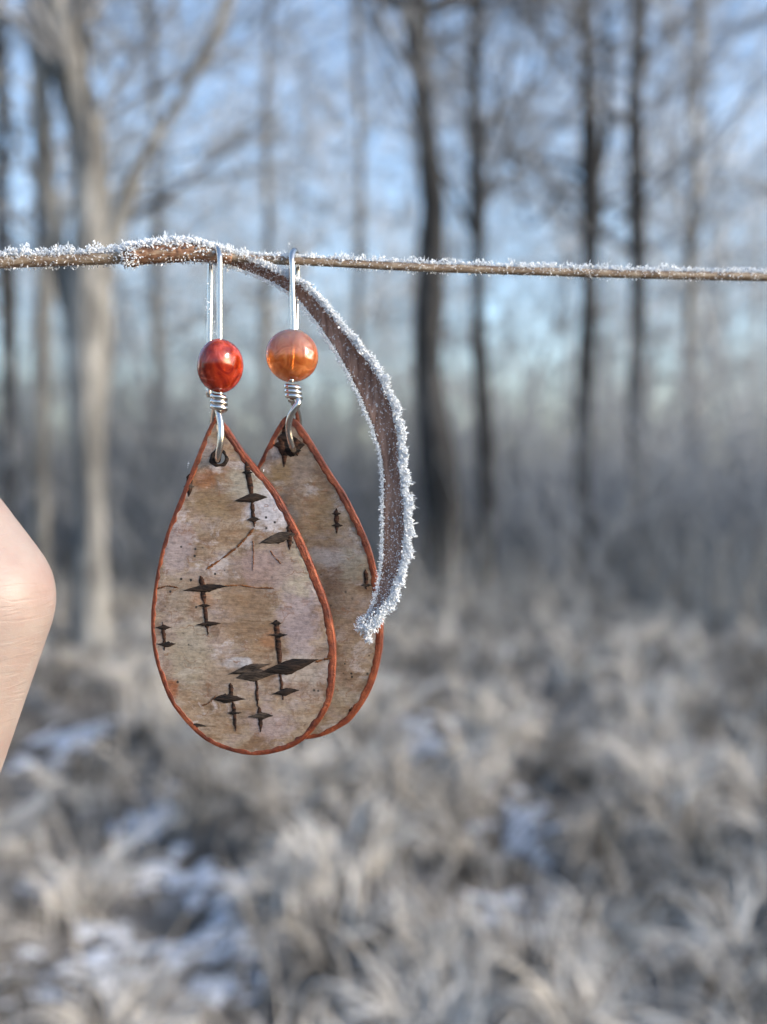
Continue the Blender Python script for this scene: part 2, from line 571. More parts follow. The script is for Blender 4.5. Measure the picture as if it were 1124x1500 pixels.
snow()

def blades(root, az, L, bend, wid, seg=6, lean0=None):
    """curved ribbons: root Nx3, azimuth, length, bend (how far the tip falls over), width"""
    n = len(root)
    t = np.linspace(0, 1, seg + 1)
    a0 = rng.uniform(.02, .4, n) if lean0 is None else lean0
    P = np.zeros((n, seg + 1, 3)); P[:, 0] = root
    curl = rng.normal(0, .35, n)
    for i in range(seg):
        ang = a0 + bend * (t[i] + .08) ** 1.2
        azi = az + curl * t[i]
        d = np.stack([np.sin(ang) * np.cos(azi), np.sin(ang) * np.sin(azi), np.cos(ang)], 1)
        P[:, i + 1] = P[:, i] + d * (L / seg)[:, None]
    P[:, :, 2] = np.maximum(P[:, :, 2], hgt(P[:, :, 0], P[:, :, 1]) + .004)
    sa = az + math.pi / 2 + rng.normal(0, .5, n)
    side = np.stack([np.cos(sa), np.sin(sa), rng.normal(0, .3, n)], 1)
    w = wid[:, None] * (1 - .85 * t[None] ** 1.6)
    A = P + side[:, None] * w[:, :, None] * .5
    B = P - side[:, None] * w[:, :, None] * .5
    V = np.stack([A, B], 2).reshape(-1, 3)
    base = np.arange(n)[:, None, None] * (2 * (seg + 1))
    k = np.arange(seg)[None, :, None] * 2
    F = (base + k + np.array([0, 1, 3, 2])[None, None]).reshape(-1, 4)
    return V, F, 2 * (seg + 1)

def grass():
    cents = []
    tries = 0
    snow_c = [(ground_at(a, b), c, d) for a, b, c, d in SNOW]
    def free(x, y, k=1.0):
        for g, rx, ry in snow_c:
            if k > 1 and y < g[1]: ry = ry * 1.9
            if ((x - g[0]) / (rx * k)) ** 2 + ((y - g[1]) / (ry * k)) ** 2 < 1: return False
        return True
    while len(cents) < 900 and tries < 60000:
        tries += 1
        y = 1.1 + 11.5 * random.random() ** 1.35
        x = random.uniform(-1, 1) * (.55 * y + .9)
        r = random.uniform(.09, .20)
        if not free(x, y, 1.14): continue
        if any((x - c[0]) ** 2 + (y - c[1]) ** 2 < (.70 * (r + c[2])) ** 2 for c in cents): continue
        cents.append((x, y, r, random.random()))
    roots = []; az = []; L = []; bend = []; wid = []; tint = []
    for x, y, r, tn in cents:
        lean = random.uniform(0, 6.28)
        for lock in range(22 if y < 4.5 else 11):
            a = random.uniform(0, 6.283); rr = r * .6 * math.sqrt(random.random())
            la = a + random.gauss(0, .8) + .4 * math.sin(lean - a)
            lb = random.uniform(.8, 3.4); ll = random.uniform(.12, .31 if y > 2.6 else .25) * (.8 + r * 1.6)
            lt = min(1, max(0, .42 + .7 * (tn - .5) + random.gauss(0, .30)))
            for _ in range(8 if y < 4.5 else 7):
                px, py = x + rr * math.cos(a) + random.gauss(0, .018), y + rr * math.sin(a) + random.gauss(0, .018)
                roots.append((px, py, hgt(px, py) - .01 + .05 * max(0, 1 - (rr / r) ** 2)))
                az.append(la + random.gauss(0, .26)); L.append(ll * random.uniform(.7, 1.2))
                bend.append(lb + random.gauss(0, .22)); wid.append(random.uniform(.003, .009))
                tint.append(min(1, max(0, lt + random.gauss(0, .18))))
    # loose blades over everything
    for _ in range(9000):
        y = 1.1 + 12 * random.random() ** 1.3; x = random.uniform(-1, 1) * (.55 * y + .9)
        if not free(x, y, .95) and random.random() < .66: continue
        roots.append((x, y, hgt(x, y) - .01)); az.append(random.uniform(0, 6.28)); L.append(random.uniform(.15, .5))
        bend.append(random.uniform(.6, 3.)); wid.append(random.uniform(.003, .007)); tint.append(random.uniform(0, .7))
    V, F, k = blades(np.array(roots), np.array(az), np.array(L), np.array(bend), np.array(wid))
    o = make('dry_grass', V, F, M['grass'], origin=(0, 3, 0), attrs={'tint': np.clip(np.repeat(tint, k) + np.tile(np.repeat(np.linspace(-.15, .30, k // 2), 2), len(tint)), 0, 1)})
    tag(o, 'frosted straw coloured dry grass bent over in tussocks across the clearing', 'grass', kind='stuff')
    # taller upright dead stalks towards the trees
    n = 15000
    y = 6.8 + 5.2 * rng.random(n); x = rng.uniform(-1, 1, n) * (.55 * y + 1)
    rightness = np.clip((x / y + .12) / .3, 0, 1)
    clump = .5 + .5 * np.sin(x * 2.3 + 1.1 * np.sin(y * 1.9)) * np.sin(y * 1.7 + x * .8)
    keep = rng.random(n) < (.22 + .78 * rightness) * (.15 + .85 * clump)
    x, y, rightness = x[keep], y[keep], rightness[keep]; n = len(x)
    root = np.stack([x, y, hgt(x, y) - .01], 1)
    hh = rng.uniform(.25, .65, n) + rightness * rng.uniform(0, .95, n) * clump[keep] * np.clip((y - 5) / 3, .15, 1)
    V, F, k = blades(root, rng.uniform(0, 6.28, n), hh, rng.uniform(.1, 1.2, n), rng.uniform(.005, .011, n), 5, rng.uniform(0, .25, n))
    tn_ = np.clip(rng.uniform(.05, .75, n) + .15 * rightness, 0, 1)
    o = make('dead_stalks', V, F, M['stalks'], origin=(0, 8, 0), attrs={'tint': np.repeat(tn_, k)})
    tag(o, 'pale frosted upright dead stalks in front of the thicket', 'stalks', kind='stuff')
grass()

# ------------------------------------------------------------------ wood
def grow(S, p, d, L, r, depth, spread, up=.12, kids=(3, 5), tn=.5):
    """recursive limb into segment rows S (p0, p1, r0, r1, tint)"""
    n = 4 if depth > 0 else 3
    pts = [p]; dd = d.copy()
    for i in range(n):
        dd = dd + rng.normal(0, .13, 3) + np.array([0, 0, up * .3])
        dd /= np.linalg.norm(dd)
        q = pts[-1] + dd * L / n
        r0 = r * (1 - .65 * i / n); r1 = r * (1 - .65 * (i + 1) / n)
        S.append((*pts[-1], *q, r0, r1, np.clip(tn + rng.normal(0, .18), 0, 1)))
        pts.append(q)
    if depth == 0: return
    for _ in range(rng.integers(kids[0], kids[1] + 1)):
        i = rng.integers(1, n + 1)
        ax = rng.normal(size=3); ax -= dd * ax.dot(dd); ax /= np.linalg.norm(ax) + 1e-9
        nd = dd * math.cos(spread) + ax * math.sin(spread) * 1.0
        nd += np.array([0, 0, up])
        nd /= np.linalg.norm(nd)
        grow(S, pts[i], nd, L * rng.uniform(.45, .75), max(r * .45, .0022), depth - 1, spread, up, kids, min(1, tn + .15))

def tree(name, label, stems, depth_m, mats, group=None, branches=14, limb=(1.0, 2.2), lv=2, hfrom=.3, tn=.4, extra=None, base_py=None):
    """stems: list of polylines [(px, py, radius_px)], first one rooted; converted at its distance"""
    k = depth_m / FPX
    st3 = []
    for s in stems:
        P = [(*W(x, y, depth_m), r * k) for x, y, r in s]
        st3.append(P)
    root = st3[0][0]
    base = np.array([root[0], root[1], float(hgt(root[0], root[1]))])
    st3[0] = [(base[0], base[1], base[2] - .1, root[3] * 1.25)] + st3[0]
    e = empty(name, base)
    tag(e, label, 'tree', group)
    S = []
    for si, P in enumerate(st3):
        P = np.array(P)
        # carry the leader on above the frame
        dv = P[-1, :3] - P[-2, :3]; dv /= np.linalg.norm(dv)
        top = P[-1, :3] + dv * 3.0 + np.array([0, .4, .5])
        P = np.vstack([P, [*top, P[-1, 3] * .4]])
        Q = spline(P, 26)
        Q[:, 1] += rng.normal(0, .02, len(Q))
        hz = np.linspace(0, 1, len(Q)); ph = rng.uniform(0, 6.28, 3)
        Q[:, 0] += Q[0, 3] * (.2 * np.sin(hz * 9 + ph[0]) + .15 * np.sin(hz * 21 + ph[1]))
        Q[:, 3] *= 1 + .13 * np.sin(hz * 26 + ph[2])
        w = lambda n, s_: 1 + rng.normal(0, .06, (n, s_))
        V, F = tube(Q[:, :3], np.maximum(Q[:, 3], .01), 12, True, w)
        make('trunk' if si == 0 else 'limb', V, F, mats[0], e)
        for b in range(int(branches * 3)):
            t = rng.uniform(hfrom, .98)
            i = int(t * 25)
            a = rng.uniform(0, 6.28)
            d = np.array([math.cos(a), math.sin(a), rng.uniform(.1, 1.1)]); d /= np.linalg.norm(d)
            grow(S, Q[i, :3], d, rng.uniform(*limb) * 1.15, max(Q[i, 3] * rng.choice([.14, .2, .3, .4]), .011), lv, .65, kids=(3, 6), tn=tn)
    if extra: extra(S)
    S = np.array(S)
    V, F = prisms(S[:, :8], 3)
    o = make('branches', V, F, mats[1], e, attrs={'tint': np.repeat(S[:, 8], 6)})
    return e

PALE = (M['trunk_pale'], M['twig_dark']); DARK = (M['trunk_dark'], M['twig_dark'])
TG = 'bare trees at the edge of the wood'
tree('bare_tree', 'pale grey forked tree with a limb reaching up right, left of the earrings',
     [[(128, 860, 24), (132, 700, 23), (138, 520, 27), (138, 400, 32), (137, 300, 30), (124, 190, 27), (98, 80, 27), (78, -20, 26)],
      [(128, 640, 14), (112, 500, 15), (84, 370, 14), (66, 240, 13), (58, 110, 13), (50, -20, 12)],
      [(150, 400, 13), (176, 310, 11), (212, 225, 9), (272, 128, 8), (340, -10, 7)],
      [(146, 330, 8), (150, 220, 8), (128, 110, 7), (122, -20, 6)]],
     6.2, PALE, TG, 9, (.9, 1.9), 2, .35, .45)
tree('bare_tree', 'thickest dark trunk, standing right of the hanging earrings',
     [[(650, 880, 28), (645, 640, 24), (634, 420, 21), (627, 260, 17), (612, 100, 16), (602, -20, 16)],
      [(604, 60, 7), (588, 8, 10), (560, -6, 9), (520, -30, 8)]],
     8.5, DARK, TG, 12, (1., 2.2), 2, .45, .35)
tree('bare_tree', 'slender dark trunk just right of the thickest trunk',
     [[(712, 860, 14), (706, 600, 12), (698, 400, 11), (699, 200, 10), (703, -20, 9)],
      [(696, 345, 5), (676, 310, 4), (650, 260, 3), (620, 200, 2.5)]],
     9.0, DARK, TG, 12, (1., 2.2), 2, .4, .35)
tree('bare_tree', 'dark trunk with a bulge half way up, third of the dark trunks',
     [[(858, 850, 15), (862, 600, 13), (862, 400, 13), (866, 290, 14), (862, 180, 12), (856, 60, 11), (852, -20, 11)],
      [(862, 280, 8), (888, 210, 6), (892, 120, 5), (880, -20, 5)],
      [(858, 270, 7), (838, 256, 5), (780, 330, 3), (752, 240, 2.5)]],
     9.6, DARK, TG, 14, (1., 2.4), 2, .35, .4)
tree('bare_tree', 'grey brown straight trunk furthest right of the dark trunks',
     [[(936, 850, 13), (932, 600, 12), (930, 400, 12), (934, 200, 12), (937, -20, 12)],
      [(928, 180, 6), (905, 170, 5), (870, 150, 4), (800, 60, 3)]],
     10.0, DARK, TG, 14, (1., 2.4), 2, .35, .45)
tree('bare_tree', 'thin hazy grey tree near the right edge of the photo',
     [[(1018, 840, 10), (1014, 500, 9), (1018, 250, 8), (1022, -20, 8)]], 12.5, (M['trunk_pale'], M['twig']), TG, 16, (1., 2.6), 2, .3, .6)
tree('bare_tree', 'slim grey trunk at the far left edge behind the forked tree',
     [[(10, 840, 13), (12, 500, 12), (6, 200, 11), (-2, -20, 10)]], 9.5, DARK, TG, 14, (1., 2.2), 2, .3, .5)
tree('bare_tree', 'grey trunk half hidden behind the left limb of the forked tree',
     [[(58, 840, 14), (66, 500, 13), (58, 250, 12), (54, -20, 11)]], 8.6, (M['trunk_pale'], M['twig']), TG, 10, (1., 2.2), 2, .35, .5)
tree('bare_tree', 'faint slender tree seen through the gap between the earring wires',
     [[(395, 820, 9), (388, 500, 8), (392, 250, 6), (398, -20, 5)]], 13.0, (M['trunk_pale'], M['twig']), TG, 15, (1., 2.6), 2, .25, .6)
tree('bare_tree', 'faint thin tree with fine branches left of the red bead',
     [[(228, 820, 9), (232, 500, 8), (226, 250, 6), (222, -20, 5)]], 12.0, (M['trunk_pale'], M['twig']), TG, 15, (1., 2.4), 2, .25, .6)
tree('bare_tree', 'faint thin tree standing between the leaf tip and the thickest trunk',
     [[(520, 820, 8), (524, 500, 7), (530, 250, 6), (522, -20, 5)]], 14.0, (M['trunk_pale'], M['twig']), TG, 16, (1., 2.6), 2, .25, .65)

def far_wood():
    S = []
    for i in range(190):
        y = rng.uniform(15, 42); x = rng.uniform(-1, 1) * (.5 * y + 8)
        r = rng.uniform(.03, .085); H = rng.uniform(7, 14)
        p = np.array([x, y, -.1]); d = np.array([rng.normal(0, .14), rng.normal(0, .14), 1])
        pts = [p]
        for k in range(7):
            d = d + rng.normal(0, .09, 3) * np.array([1, 1, 0]); d /= np.linalg.norm(d)
            q = pts[-1] + d * H / 7
            S.append((*pts[-1], *q, r * (1 - .12 * k), r * (1 - .12 * (k + 1)), rng.uniform(.1, .5)))
            pts.append(q)
        for b in range(36):
            k = rng.integers(1, 8); a = rng.uniform(0, 6.28)
            dd = np.array([math.cos(a), math.sin(a), rng.uniform(0, 1.)]); dd /= np.linalg.norm(dd)
            grow(S, pts[k], dd, rng.uniform(1., 3.2), max(.011, r * .24), 1, .6, kids=(5, 8), tn=rng.choice([.08, .25, .45, .95]))
    # the wood closes round the clearing behind the photographer too
    for i in range(110):
        a = rng.uniform(-.35, 1.25) * math.pi if i % 4 else rng.uniform(.9, 1.3) * math.pi
        dist = rng.uniform(9, 30)
        x, y = dist * math.cos(a + math.pi), dist * math.sin(a + math.pi)
        if y > 5 and abs(x) < .6 * y + 2: continue
        if x > 0 and abs(math.atan2(y, x) - math.atan2(SUN_DIR.y, SUN_DIR.x)) < .32: continue
        r = rng.uniform(.05, .17); H = rng.uniform(7, 13)
        pts = [np.array([x, y, -.1])]; d = np.array([0, 0, 1.])
        for k in range(6):
            d = d + rng.normal(0, .05, 3) * np.array([1, 1, 0]); d /= np.linalg.norm(d)
            q = pts[-1] + d * H / 6
            S.append((*pts[-1], *q, r * (1 - .13 * k), r * (1 - .13 * (k + 1)), rng.uniform(.1, .4)))
            pts.append(q)
        for b in range(14):
            k = rng.integers(1, 7); a2 = rng.uniform(0, 6.28)
            dd = np.array([math.cos(a2), math.sin(a2), rng.uniform(0, 1.)]); dd /= np.linalg.norm(dd)
            grow(S, pts[k], dd, rng.uniform(1., 3.), max(.012, r * .25), 1, .6, kids=(3, 5), tn=rng.uniform(.2, .6))
        for b in range(5):
            a2 = rng.uniform(0, 6.28)
            dd = np.array([.4 * math.cos(a2), .4 * math.sin(a2), 1]); dd /= np.linalg.norm(dd)
            grow(S, pts[0] + rng.normal(0, .8, 3) * np.array([1, 1, 0]), dd, rng.uniform(1., 2.6), .02, 1, .5, kids=(4, 7), tn=rng.uniform(.1, .5))
    S = np.array(S)
    V, F = prisms(S[:, :8], 3)
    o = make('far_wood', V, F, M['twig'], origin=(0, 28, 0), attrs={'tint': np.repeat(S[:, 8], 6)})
    tag(o, 'frosted grey wood filling the distance behind the nearer trees', 'wood', kind='stuff')
far_wood()

def thicket():
    S = []
    for i in range(1020):
        y = rng.uniform(8.5, 17); x = rng.uniform(-1, 1) * (.5 * y + 3)
        if i >= 760: y = rng.uniform(-9, -4); x = rng.uniform(-8, 7)     # far side of the clearing, behind the photographer
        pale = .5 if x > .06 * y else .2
        a = rng.uniform(0, 6.28)
        for s in range(rng.integers(3, 6)):
            a2 = a + rng.normal(0, 2)
            d = np.array([math.cos(a2) * .4, math.sin(a2) * .4, 1.]); d /= np.linalg.norm(d)
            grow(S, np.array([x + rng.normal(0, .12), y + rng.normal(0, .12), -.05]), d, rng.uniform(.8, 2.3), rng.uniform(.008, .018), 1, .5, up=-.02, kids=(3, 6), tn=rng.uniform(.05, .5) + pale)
    S = np.array(S)
    V, F = prisms(S[:, :8], 3)
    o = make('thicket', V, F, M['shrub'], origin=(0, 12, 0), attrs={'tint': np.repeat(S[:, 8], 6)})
    tag(o, 'dusky thicket of bare frosted shrub stems under the trees', 'shrubs', kind='stuff')
thicket()

# ------------------------------------------------------------------ earrings
D1, D2 = .1266, .1318
MM = .001
OUT1 = [(318, 613), (331, 622), (354, 656), (380, 689), (404, 718), (427, 758), (446, 796), (467, 847), (482, 889), (491, 935), (492, 975), (487, 1021), (472, 1053), (448, 1082), (421, 1098), (387, 1106), (360, 1106), (328, 1098), (301, 1085), (276, 1063), (250, 1029), (234, 989), (224, 949), (221, 903), (226, 856), (232, 824), (241, 788), (258, 742), (271, 710), (285, 675), (302, 634), (311, 617)]
OUT2 = [(424, 609), (433, 614), (447, 630), (466, 660), (487, 694), (508, 726), (529, 768), (544, 805), (554, 847), (560, 890), (562, 923), (560, 955), (551, 994), (537, 1025), (515, 1055), (496, 1068), (478, 1077), (452, 1083), (425, 1080), (396, 1070), (366, 1052), (338, 1020), (320, 980), (311, 935), (310, 890), (318, 840), (328, 800), (346, 752), (366, 706), (382, 672), (401, 634), (415, 612)]

def closed(pts, n):
    pts = np.array(pts, float); k = len(pts)
    ch = np.concatenate([[0], np.cumsum(np.linalg.norm(np.diff(np.vstack([pts, pts[:1]]), axis=0), axis=1))])
    out = []
    for s in np.linspace(0, ch[-1], n, endpoint=False):
        i = int(np.searchsorted(ch, s, 'right')) - 1
        t = (s - ch[i]) / (ch[i + 1] - ch[i])
        a, b, c, d = pts[(i - 1) % k], pts[i % k], pts[(i + 1) % k], pts[(i + 2) % k]
        out.append(.5 * ((2 * b) + (-a + c) * t + (2 * a - 5 * b + 4 * c - d) * t * t + (-a + 3 * b - 3 * c + d) * t ** 3))
    return np.array(out)

def earring_plane(D, yaw, cx):
    """maps photo pixel + mm proud of the plane -> world; the plane is turned by yaw about the vertical through cx"""
    s = math.tan(yaw)
    def f(px, py, proud=0.0):
        d = D + (px - cx) / FPX * D * s - proud * MM
        # keep x, y as seen on the undisturbed plane distance
        return W(px, py, D + (px - cx) / FPX * D * s) - FWD * (proud * MM)
    return f

RELIEF = {}
def drop(parent, outl, f, hole, barkm, seed):
    """bark slab with a round hole and a painted copper edge"""
    rg = np.random.default_rng(seed)
    n = 220
    o = closed(outl, n)
    c = o.mean(0)
    T = np.roll(o, -1, 0) - np.roll(o, 1, 0)
    T /= np.linalg.norm(T, axis=1)[:, None]
    nr = np.stack([-T[:, 1], T[:, 0]], 1)           # inward
    if ((c - o) * nr).sum() < 0: nr = -nr
    wv = sum(a * np.sin(np.arange(n) * 2 * math.pi * k / n + p) for k, a, p in zip((3, 7, 17, 41, 67), (.8, .6, .5, .6, .5), rg.uniform(0, 6, 5)))
    w = 5.8 + 4.2 * np.clip(-nr[:, 0], 0, 1) + .8 * wv                                     # painted band on the face, px
    inner = o + nr * w[:, None]
    # ---- face: rings from band to hole
    hc = np.array(hole[:2], float); hr = hole[2]
    rings = 46
    ang = np.arctan2(inner[:, 1] - hc[1], inner[:, 0] - hc[0])
    hole_ring = hc + hr * np.stack([np.cos(ang), np.sin(ang)], 1)
    V = []; F = []
    ph = rg.uniform(0, 6, 6)
    def relief(p):
        x, y = p
        return .05 * math.sin(x * .031 + ph[0]) * math.sin(y * .021 + ph[1]) + .025 * math.sin(x * .09 + y * .05 + ph[2]) + .02 * math.sin(y * .17 + ph[3] + .02 * x)
    for i in range(rings + 1):
        t = (i / rings) ** .9
        r_ = inner * (1 - t) + hole_ring * t
        for p in r_:
            edge = min(1, i / 3)
            V.append(f(p[0], p[1], .0 + relief(p) * edge))
    for i in range(rings):
        for j in range(n):
            k = (j + 1) % n
            F.append((i * n + j, (i + 1) * n + j, (i + 1) * n + k, i * n + k))
    # hole wall and flat back
    TH = 1.5
    b0 = len(V)
    for p in hole_ring: V.append(f(p[0], p[1], -TH))
    for j in range(n):
        k = (j + 1) % n
        F.append((rings * n + j, b0 + j, b0 + k, rings * n + k))
    b1 = len(V)
    for p in inner: V.append(f(p[0], p[1], -TH))
    for j in range(n):
        k = (j + 1) % n
        F.append((b0 + j, b1 + j, b1 + k, b0 + k))
    d = make('bark_drop', V, F, barkm, parent)
    RELIEF[d.name] = relief
    # ---- painted edge: rounded band
    prof = [(1.0, -.06), (.985, .03), (.88, .045), (.76, .05), (.64, .052), (.52, .052), (.40, .05), (.29, .045), (.19, .03), (.10, -.01), (.035, -.09), (.01, -.22), (0, -.45), (0, -.6), (0, -.75), (0, -.9), (0, -1.05), (.015, -1.2), (.06, -1.4), (.3, -1.58), (.8, -1.6), (1.0, -1.45)]
    ridge = rg.normal(0, .045, len(prof))
    V = []; F = []
    m = len(prof)
    for j in range(n):
        for q, (a, z) in enumerate(prof):
            p = o[j] + nr[j] * (w[j] + .8) * a + nr[j] * (rg.normal(0, .12) + (rg.normal(0, .8) if q == 1 else 0) + ridge[(q + 3) % m] * 3 * math.sin(j * .11 + q))
            V.append(f(p[0], p[1], z + rg.normal(0, .014) + ridge[q] * (.6 + .5 * math.sin(j * .07 + q * 2))))
    for j in range(n):
        k = (j + 1) % n
        for q in range(m):
            q2 = (q + 1) % m
            F.append((j * m + q, k * m + q, k * m + q2, j * m + q2))
    make('copper_edge', V, F, M['copper'], d)
    return d

def frayed(parent, shapes, f, mt, seed, label=None):
    """one dark lenticel mark; shapes: ('d', cx, cy, hw, hh, tilt) pointed bars and ('s', x0, y0, x1, y1, w) stems"""
    rg = np.random.default_rng(seed)
    f0 = f; rl = RELIEF[parent.name]
    f = lambda x, y, z: f0(x, y, z + max(-.05, rl((x, y))))
    mb = MB(); mids = []
    for si, s in enumerate(shapes):
        lift = .045 + .010 * si
        if s[0] == 'd':
            _, cx, cy, hw, hh, tl = s
            n = 22
            top = []; bot = []
            ka, kb = rg.uniform(.6, 1.05), rg.uniform(.6, 1.05)
            pa, pb, qa, qb, ox = rg.uniform(.8, 1.7), rg.uniform(.8, 1.7), rg.uniform(.9, 1.5), rg.uniform(.9, 1.5), rg.normal(0, .15)
            for i in range(n + 1):
                u = -1 + 2 * i / n
                pt_ = max(0, 1 - abs(u - ox * (1 - abs(u))) ** pa) ** qa; pb_ = max(0, 1 - abs(u - ox * (1 - abs(u))) ** pb) ** qb
                e0 = ka * hh * pt_ + rg.normal(0, .55) * (1 - abs(u)) + .15
                e1 = kb * hh * pb_ * .95 + rg.normal(0, .55) * (1 - abs(u)) + .15
                x = cx + u * hw
                y = cy + u * hw * tl
                top.append((x, y - e0)); bot.append((x, y + e1))
        else:
            _, x0, y0, x1, y1, wd = s
            n = 14
            top = []; bot = []
            L = math.hypot(x1 - x0, y1 - y0)
            nx_, ny_ = -(y1 - y0) / L, (x1 - x0) / L
            for i in range(n + 1):
                t = i / n
                ww = wd * .43 * min(1, .25 + t * 5, .12 + (1 - t) * 3)
                a = ww + rg.normal(0, .5); b = ww + rg.normal(0, .5)
                x = x0 + (x1 - x0) * t; y = y0 + (y1 - y0) * t
                top.append((x + nx_ * a, y + ny_ * a)); bot.append((x - nx_ * b, y - ny_ * b))
        V = []; F = []
        m = len(top)
        for i in range(m):
            a = np.array(top[i]); b = np.array(bot[i]); c = (a + b) / 2
            V += [f(*a, -.05), f(*(a * .9 + c * .1), lift), f(*c, lift + .02 + rg.normal(0, .012)), f(*(b * .9 + c * .1), lift), f(*b, -.05)]
        for i in range(m - 1):
            for q in range(4):
                F.append((i * 5 + q, i * 5 + q + 1, (i + 1) * 5 + q + 1, (i + 1) * 5 + q))
        mb.add(V, F)
        mids += [1 if s[0] == 's' else 0] * len(F)
    o = make('lenticel', mb.verts(), mb.F, mt, parent)
    if mt is not M['rust']:
        o.data.materials.append(M['lent3'])
        o.data.polygons.foreach_set('material_index', mids)
    if label: o['label'] = label
    return o

def wire(parent, name, pts, r=.40, n=70, sides=12, round_tip=False):
    Q = spline(pts, n)
    rr = np.full(n, r * MM)
    if round_tip: rr[-1] *= .5
    V, F = tube(Q[:, :3], rr, sides)
    return make(name, V, F, M['silver'], parent)

def wrap_coil(parent, cx, y0, y1, D, turns, rad, tilt=0.0):
    pts = []
    n = int(turns * 22)
    for i in range(n + 1):
        t = i / n; a = t * turns * 2 * math.pi + math.pi
        px = cx + rad / MM * 0
        c = W(cx + tilt * (t - .5), y0 + (y1 - y0) * t, D)
        pts.append(c + RGT * rad * math.cos(a) + FWD * rad * math.sin(a) + UPV * .05 * MM * math.sin(a))
    V, F = tube(np.array(pts), .42 * MM, 10)
    return make('wire_wrap', V, F, M['silver'], parent)

def bead_mesh(parent, c, rx, ry, rz, yaw, mt, seed, tiltdeg=0):
    rg = np.random.default_rng(seed)
    nu, nv = 48, 32
    V = []; F = []
    ph = rg.uniform(0, 6, 4)
    Rz = Matrix.Rotation(yaw, 3, 'Z') 
    Ry = Matrix.Rotation(R(tiltdeg), 3, 'Y')
    for j in range(nv + 1):
        v = -math.pi / 2 + math.pi * j / nv
        for i in range(nu):
            u = 2 * math.pi * i / nu
            k = 1 + .012 * math.sin(2 * u + ph[0]) * math.cos(v) + .012 * math.sin(3 * v + ph[1] + u)
            p = Vector((rx * math.cos(v) * math.cos(u) * k, ry * math.cos(v) * math.sin(u) * k, rz * math.sin(v) * k))
            V.append(np.array(Ry @ (Rz @ p)) + c)
    for j in range(nv):
        for i in range(nu):
            k = (i + 1) % nu
            F.append((j * nu + i, j * nu + k, (j + 1) * nu + k, (j + 1) * nu + i))
    return make('bead', V, F, mt, parent, origin=c)

EG = 'pair of birch bark earrings'
def hook(parent, x_front, x_back, ytop, yend_front, yend_back, Dm, half, wob=0):
    """ear wire over the stalk: front strand, arch over the top, long back strand ending free"""
    pts = [W(x_front, yend_front, Dm - half)]
    for y in (yend_front * .6 + ytop * .4, ytop + 60, ytop + 26): pts.append(W(x_front + wob * (y - ytop) / 200, y, Dm - half))
    m = 7
    for i in range(1, m):
        a = math.pi * i / m
        x = x_front + (x_back - x_front) * (1 - math.cos(a)) / 2
        pts.append(W(x, ytop + 5 + 21 * (1 - math.sin(a)), Dm - half * math.cos(a)))
    for t in (0.0, .3, .65, 1.0):
        y = ytop + 28 + (yend_back - ytop - 28) * t
        pts.append(W(x_back - 3 * t, y, Dm + half * (1 + .12 * math.sin(t * 3))))
    return wire(parent, 'ear_wire', pts, .40, 120, 12, True)

# --- front earring
e1 = empty('earring', W(315, 365, .128))
tag(e1, 'front earring with red bead and black lenticels scattered over its bark drop', 'earring', EG)
hook(e1, 322, 309, 357, 610, 582, .1282, .0021)
b1 = bead_mesh(e1, W(323, 536, .1261), 3.5 * MM, 2.75 * MM, 3.48 * MM, R(65), M['bead1'], 3, 4)
b1['label'] = 'glossy red carnelian bead'
wrap_coil(e1, 321, 580, 602, .1261, 2.9, .76 * MM)
f1 = earring_plane(D1, R(-3), 357)
wire(e1, 'hanging_loop', [W(318, 596, .1262), W(322, 612, .1256), W(324, 630, .1252), W(323, 650, .1252), W(320, 666, .1257), W(319, 674, .1268), W(318, 668, .1288), W(314, 646, .1291), W(312, 622, .1279), W(315, 600, .1266), W(318, 594, .1262)], .43, 90)
d1 = drop(e1, OUT1, f1, (321, 671, 9.5), M['bark1'], 1)
def collar(parent, f, x, y, r0, r1, mt):
    V = []; F = []; n = 36
    for i in range(n):
        a = i * 2 * math.pi / n
        w = 1 + .08 * math.sin(3 * a) + .05 * math.sin(7 * a + 1)
        for rr, z in ((r0, -.8), (r0 * 1.02, .07), ((r0 + r1) / 2, .1), (r1 * w, .07), (r1 * w * 1.04, -.06)):
            V.append(f(x + rr * math.cos(a), y + rr * math.sin(a), z))
    for i in range(n):
        k = (i + 1) % n
        for q in range(4): F.append((i * 5 + q, i * 5 + q + 1, k * 5 + q + 1, k * 5 + q))
    return make('burnt_hole_rim', V, F, mt, parent)
collar(d1, f1, 321, 671, 8.6, 13.5, M['lent'])
L1, L2 = M['lent'], M['lent2']
def crack(parent, pts, f, w, seed):
    o = frayed(parent, [('s', *a, *b, w) for a, b in zip(pts[:-1], pts[1:])], f, M['rust'], seed)
    o.name = 'bark_crack'
crack(d1, [(302, 834), (326, 818), (347, 802), (362, 786), (372, 774)], f1, 4.0, 31)
crack(d1, [(330, 858), (352, 857), (376, 861), (402, 862)], f1, 2.6, 32)
crack(d1, [(462, 970), (474, 966), (487, 963)], f1, 3.6, 33)
crack(d1, [(371, 792), (372, 812), (371, 836)], f1, 1.6, 34)
crack(d1, [(230, 862), (246, 858), (262, 861)], f1, 2.6, 35)
crack(d1, [(396, 806), (404, 818), (412, 826)], f1, 2.0, 36)
crack(d1, [(296, 1034), (306, 1030), (318, 1018)], f1, 2.0, 37)
frayed(d1, [('s', 361, 676, 371, 735, 10), ('s', 369, 735, 373, 772, 7), ('d', 363, 692, 8, 4, 0), ('d', 368, 731, 24, 9, -.12), ('d', 372, 761, 10, 5, -.05)], f1, L1, 11)
frayed(d1, [('s', 278, 694, 277, 728, 11), ('d', 277, 713, 8, 7, 0)], f1, L2, 12)
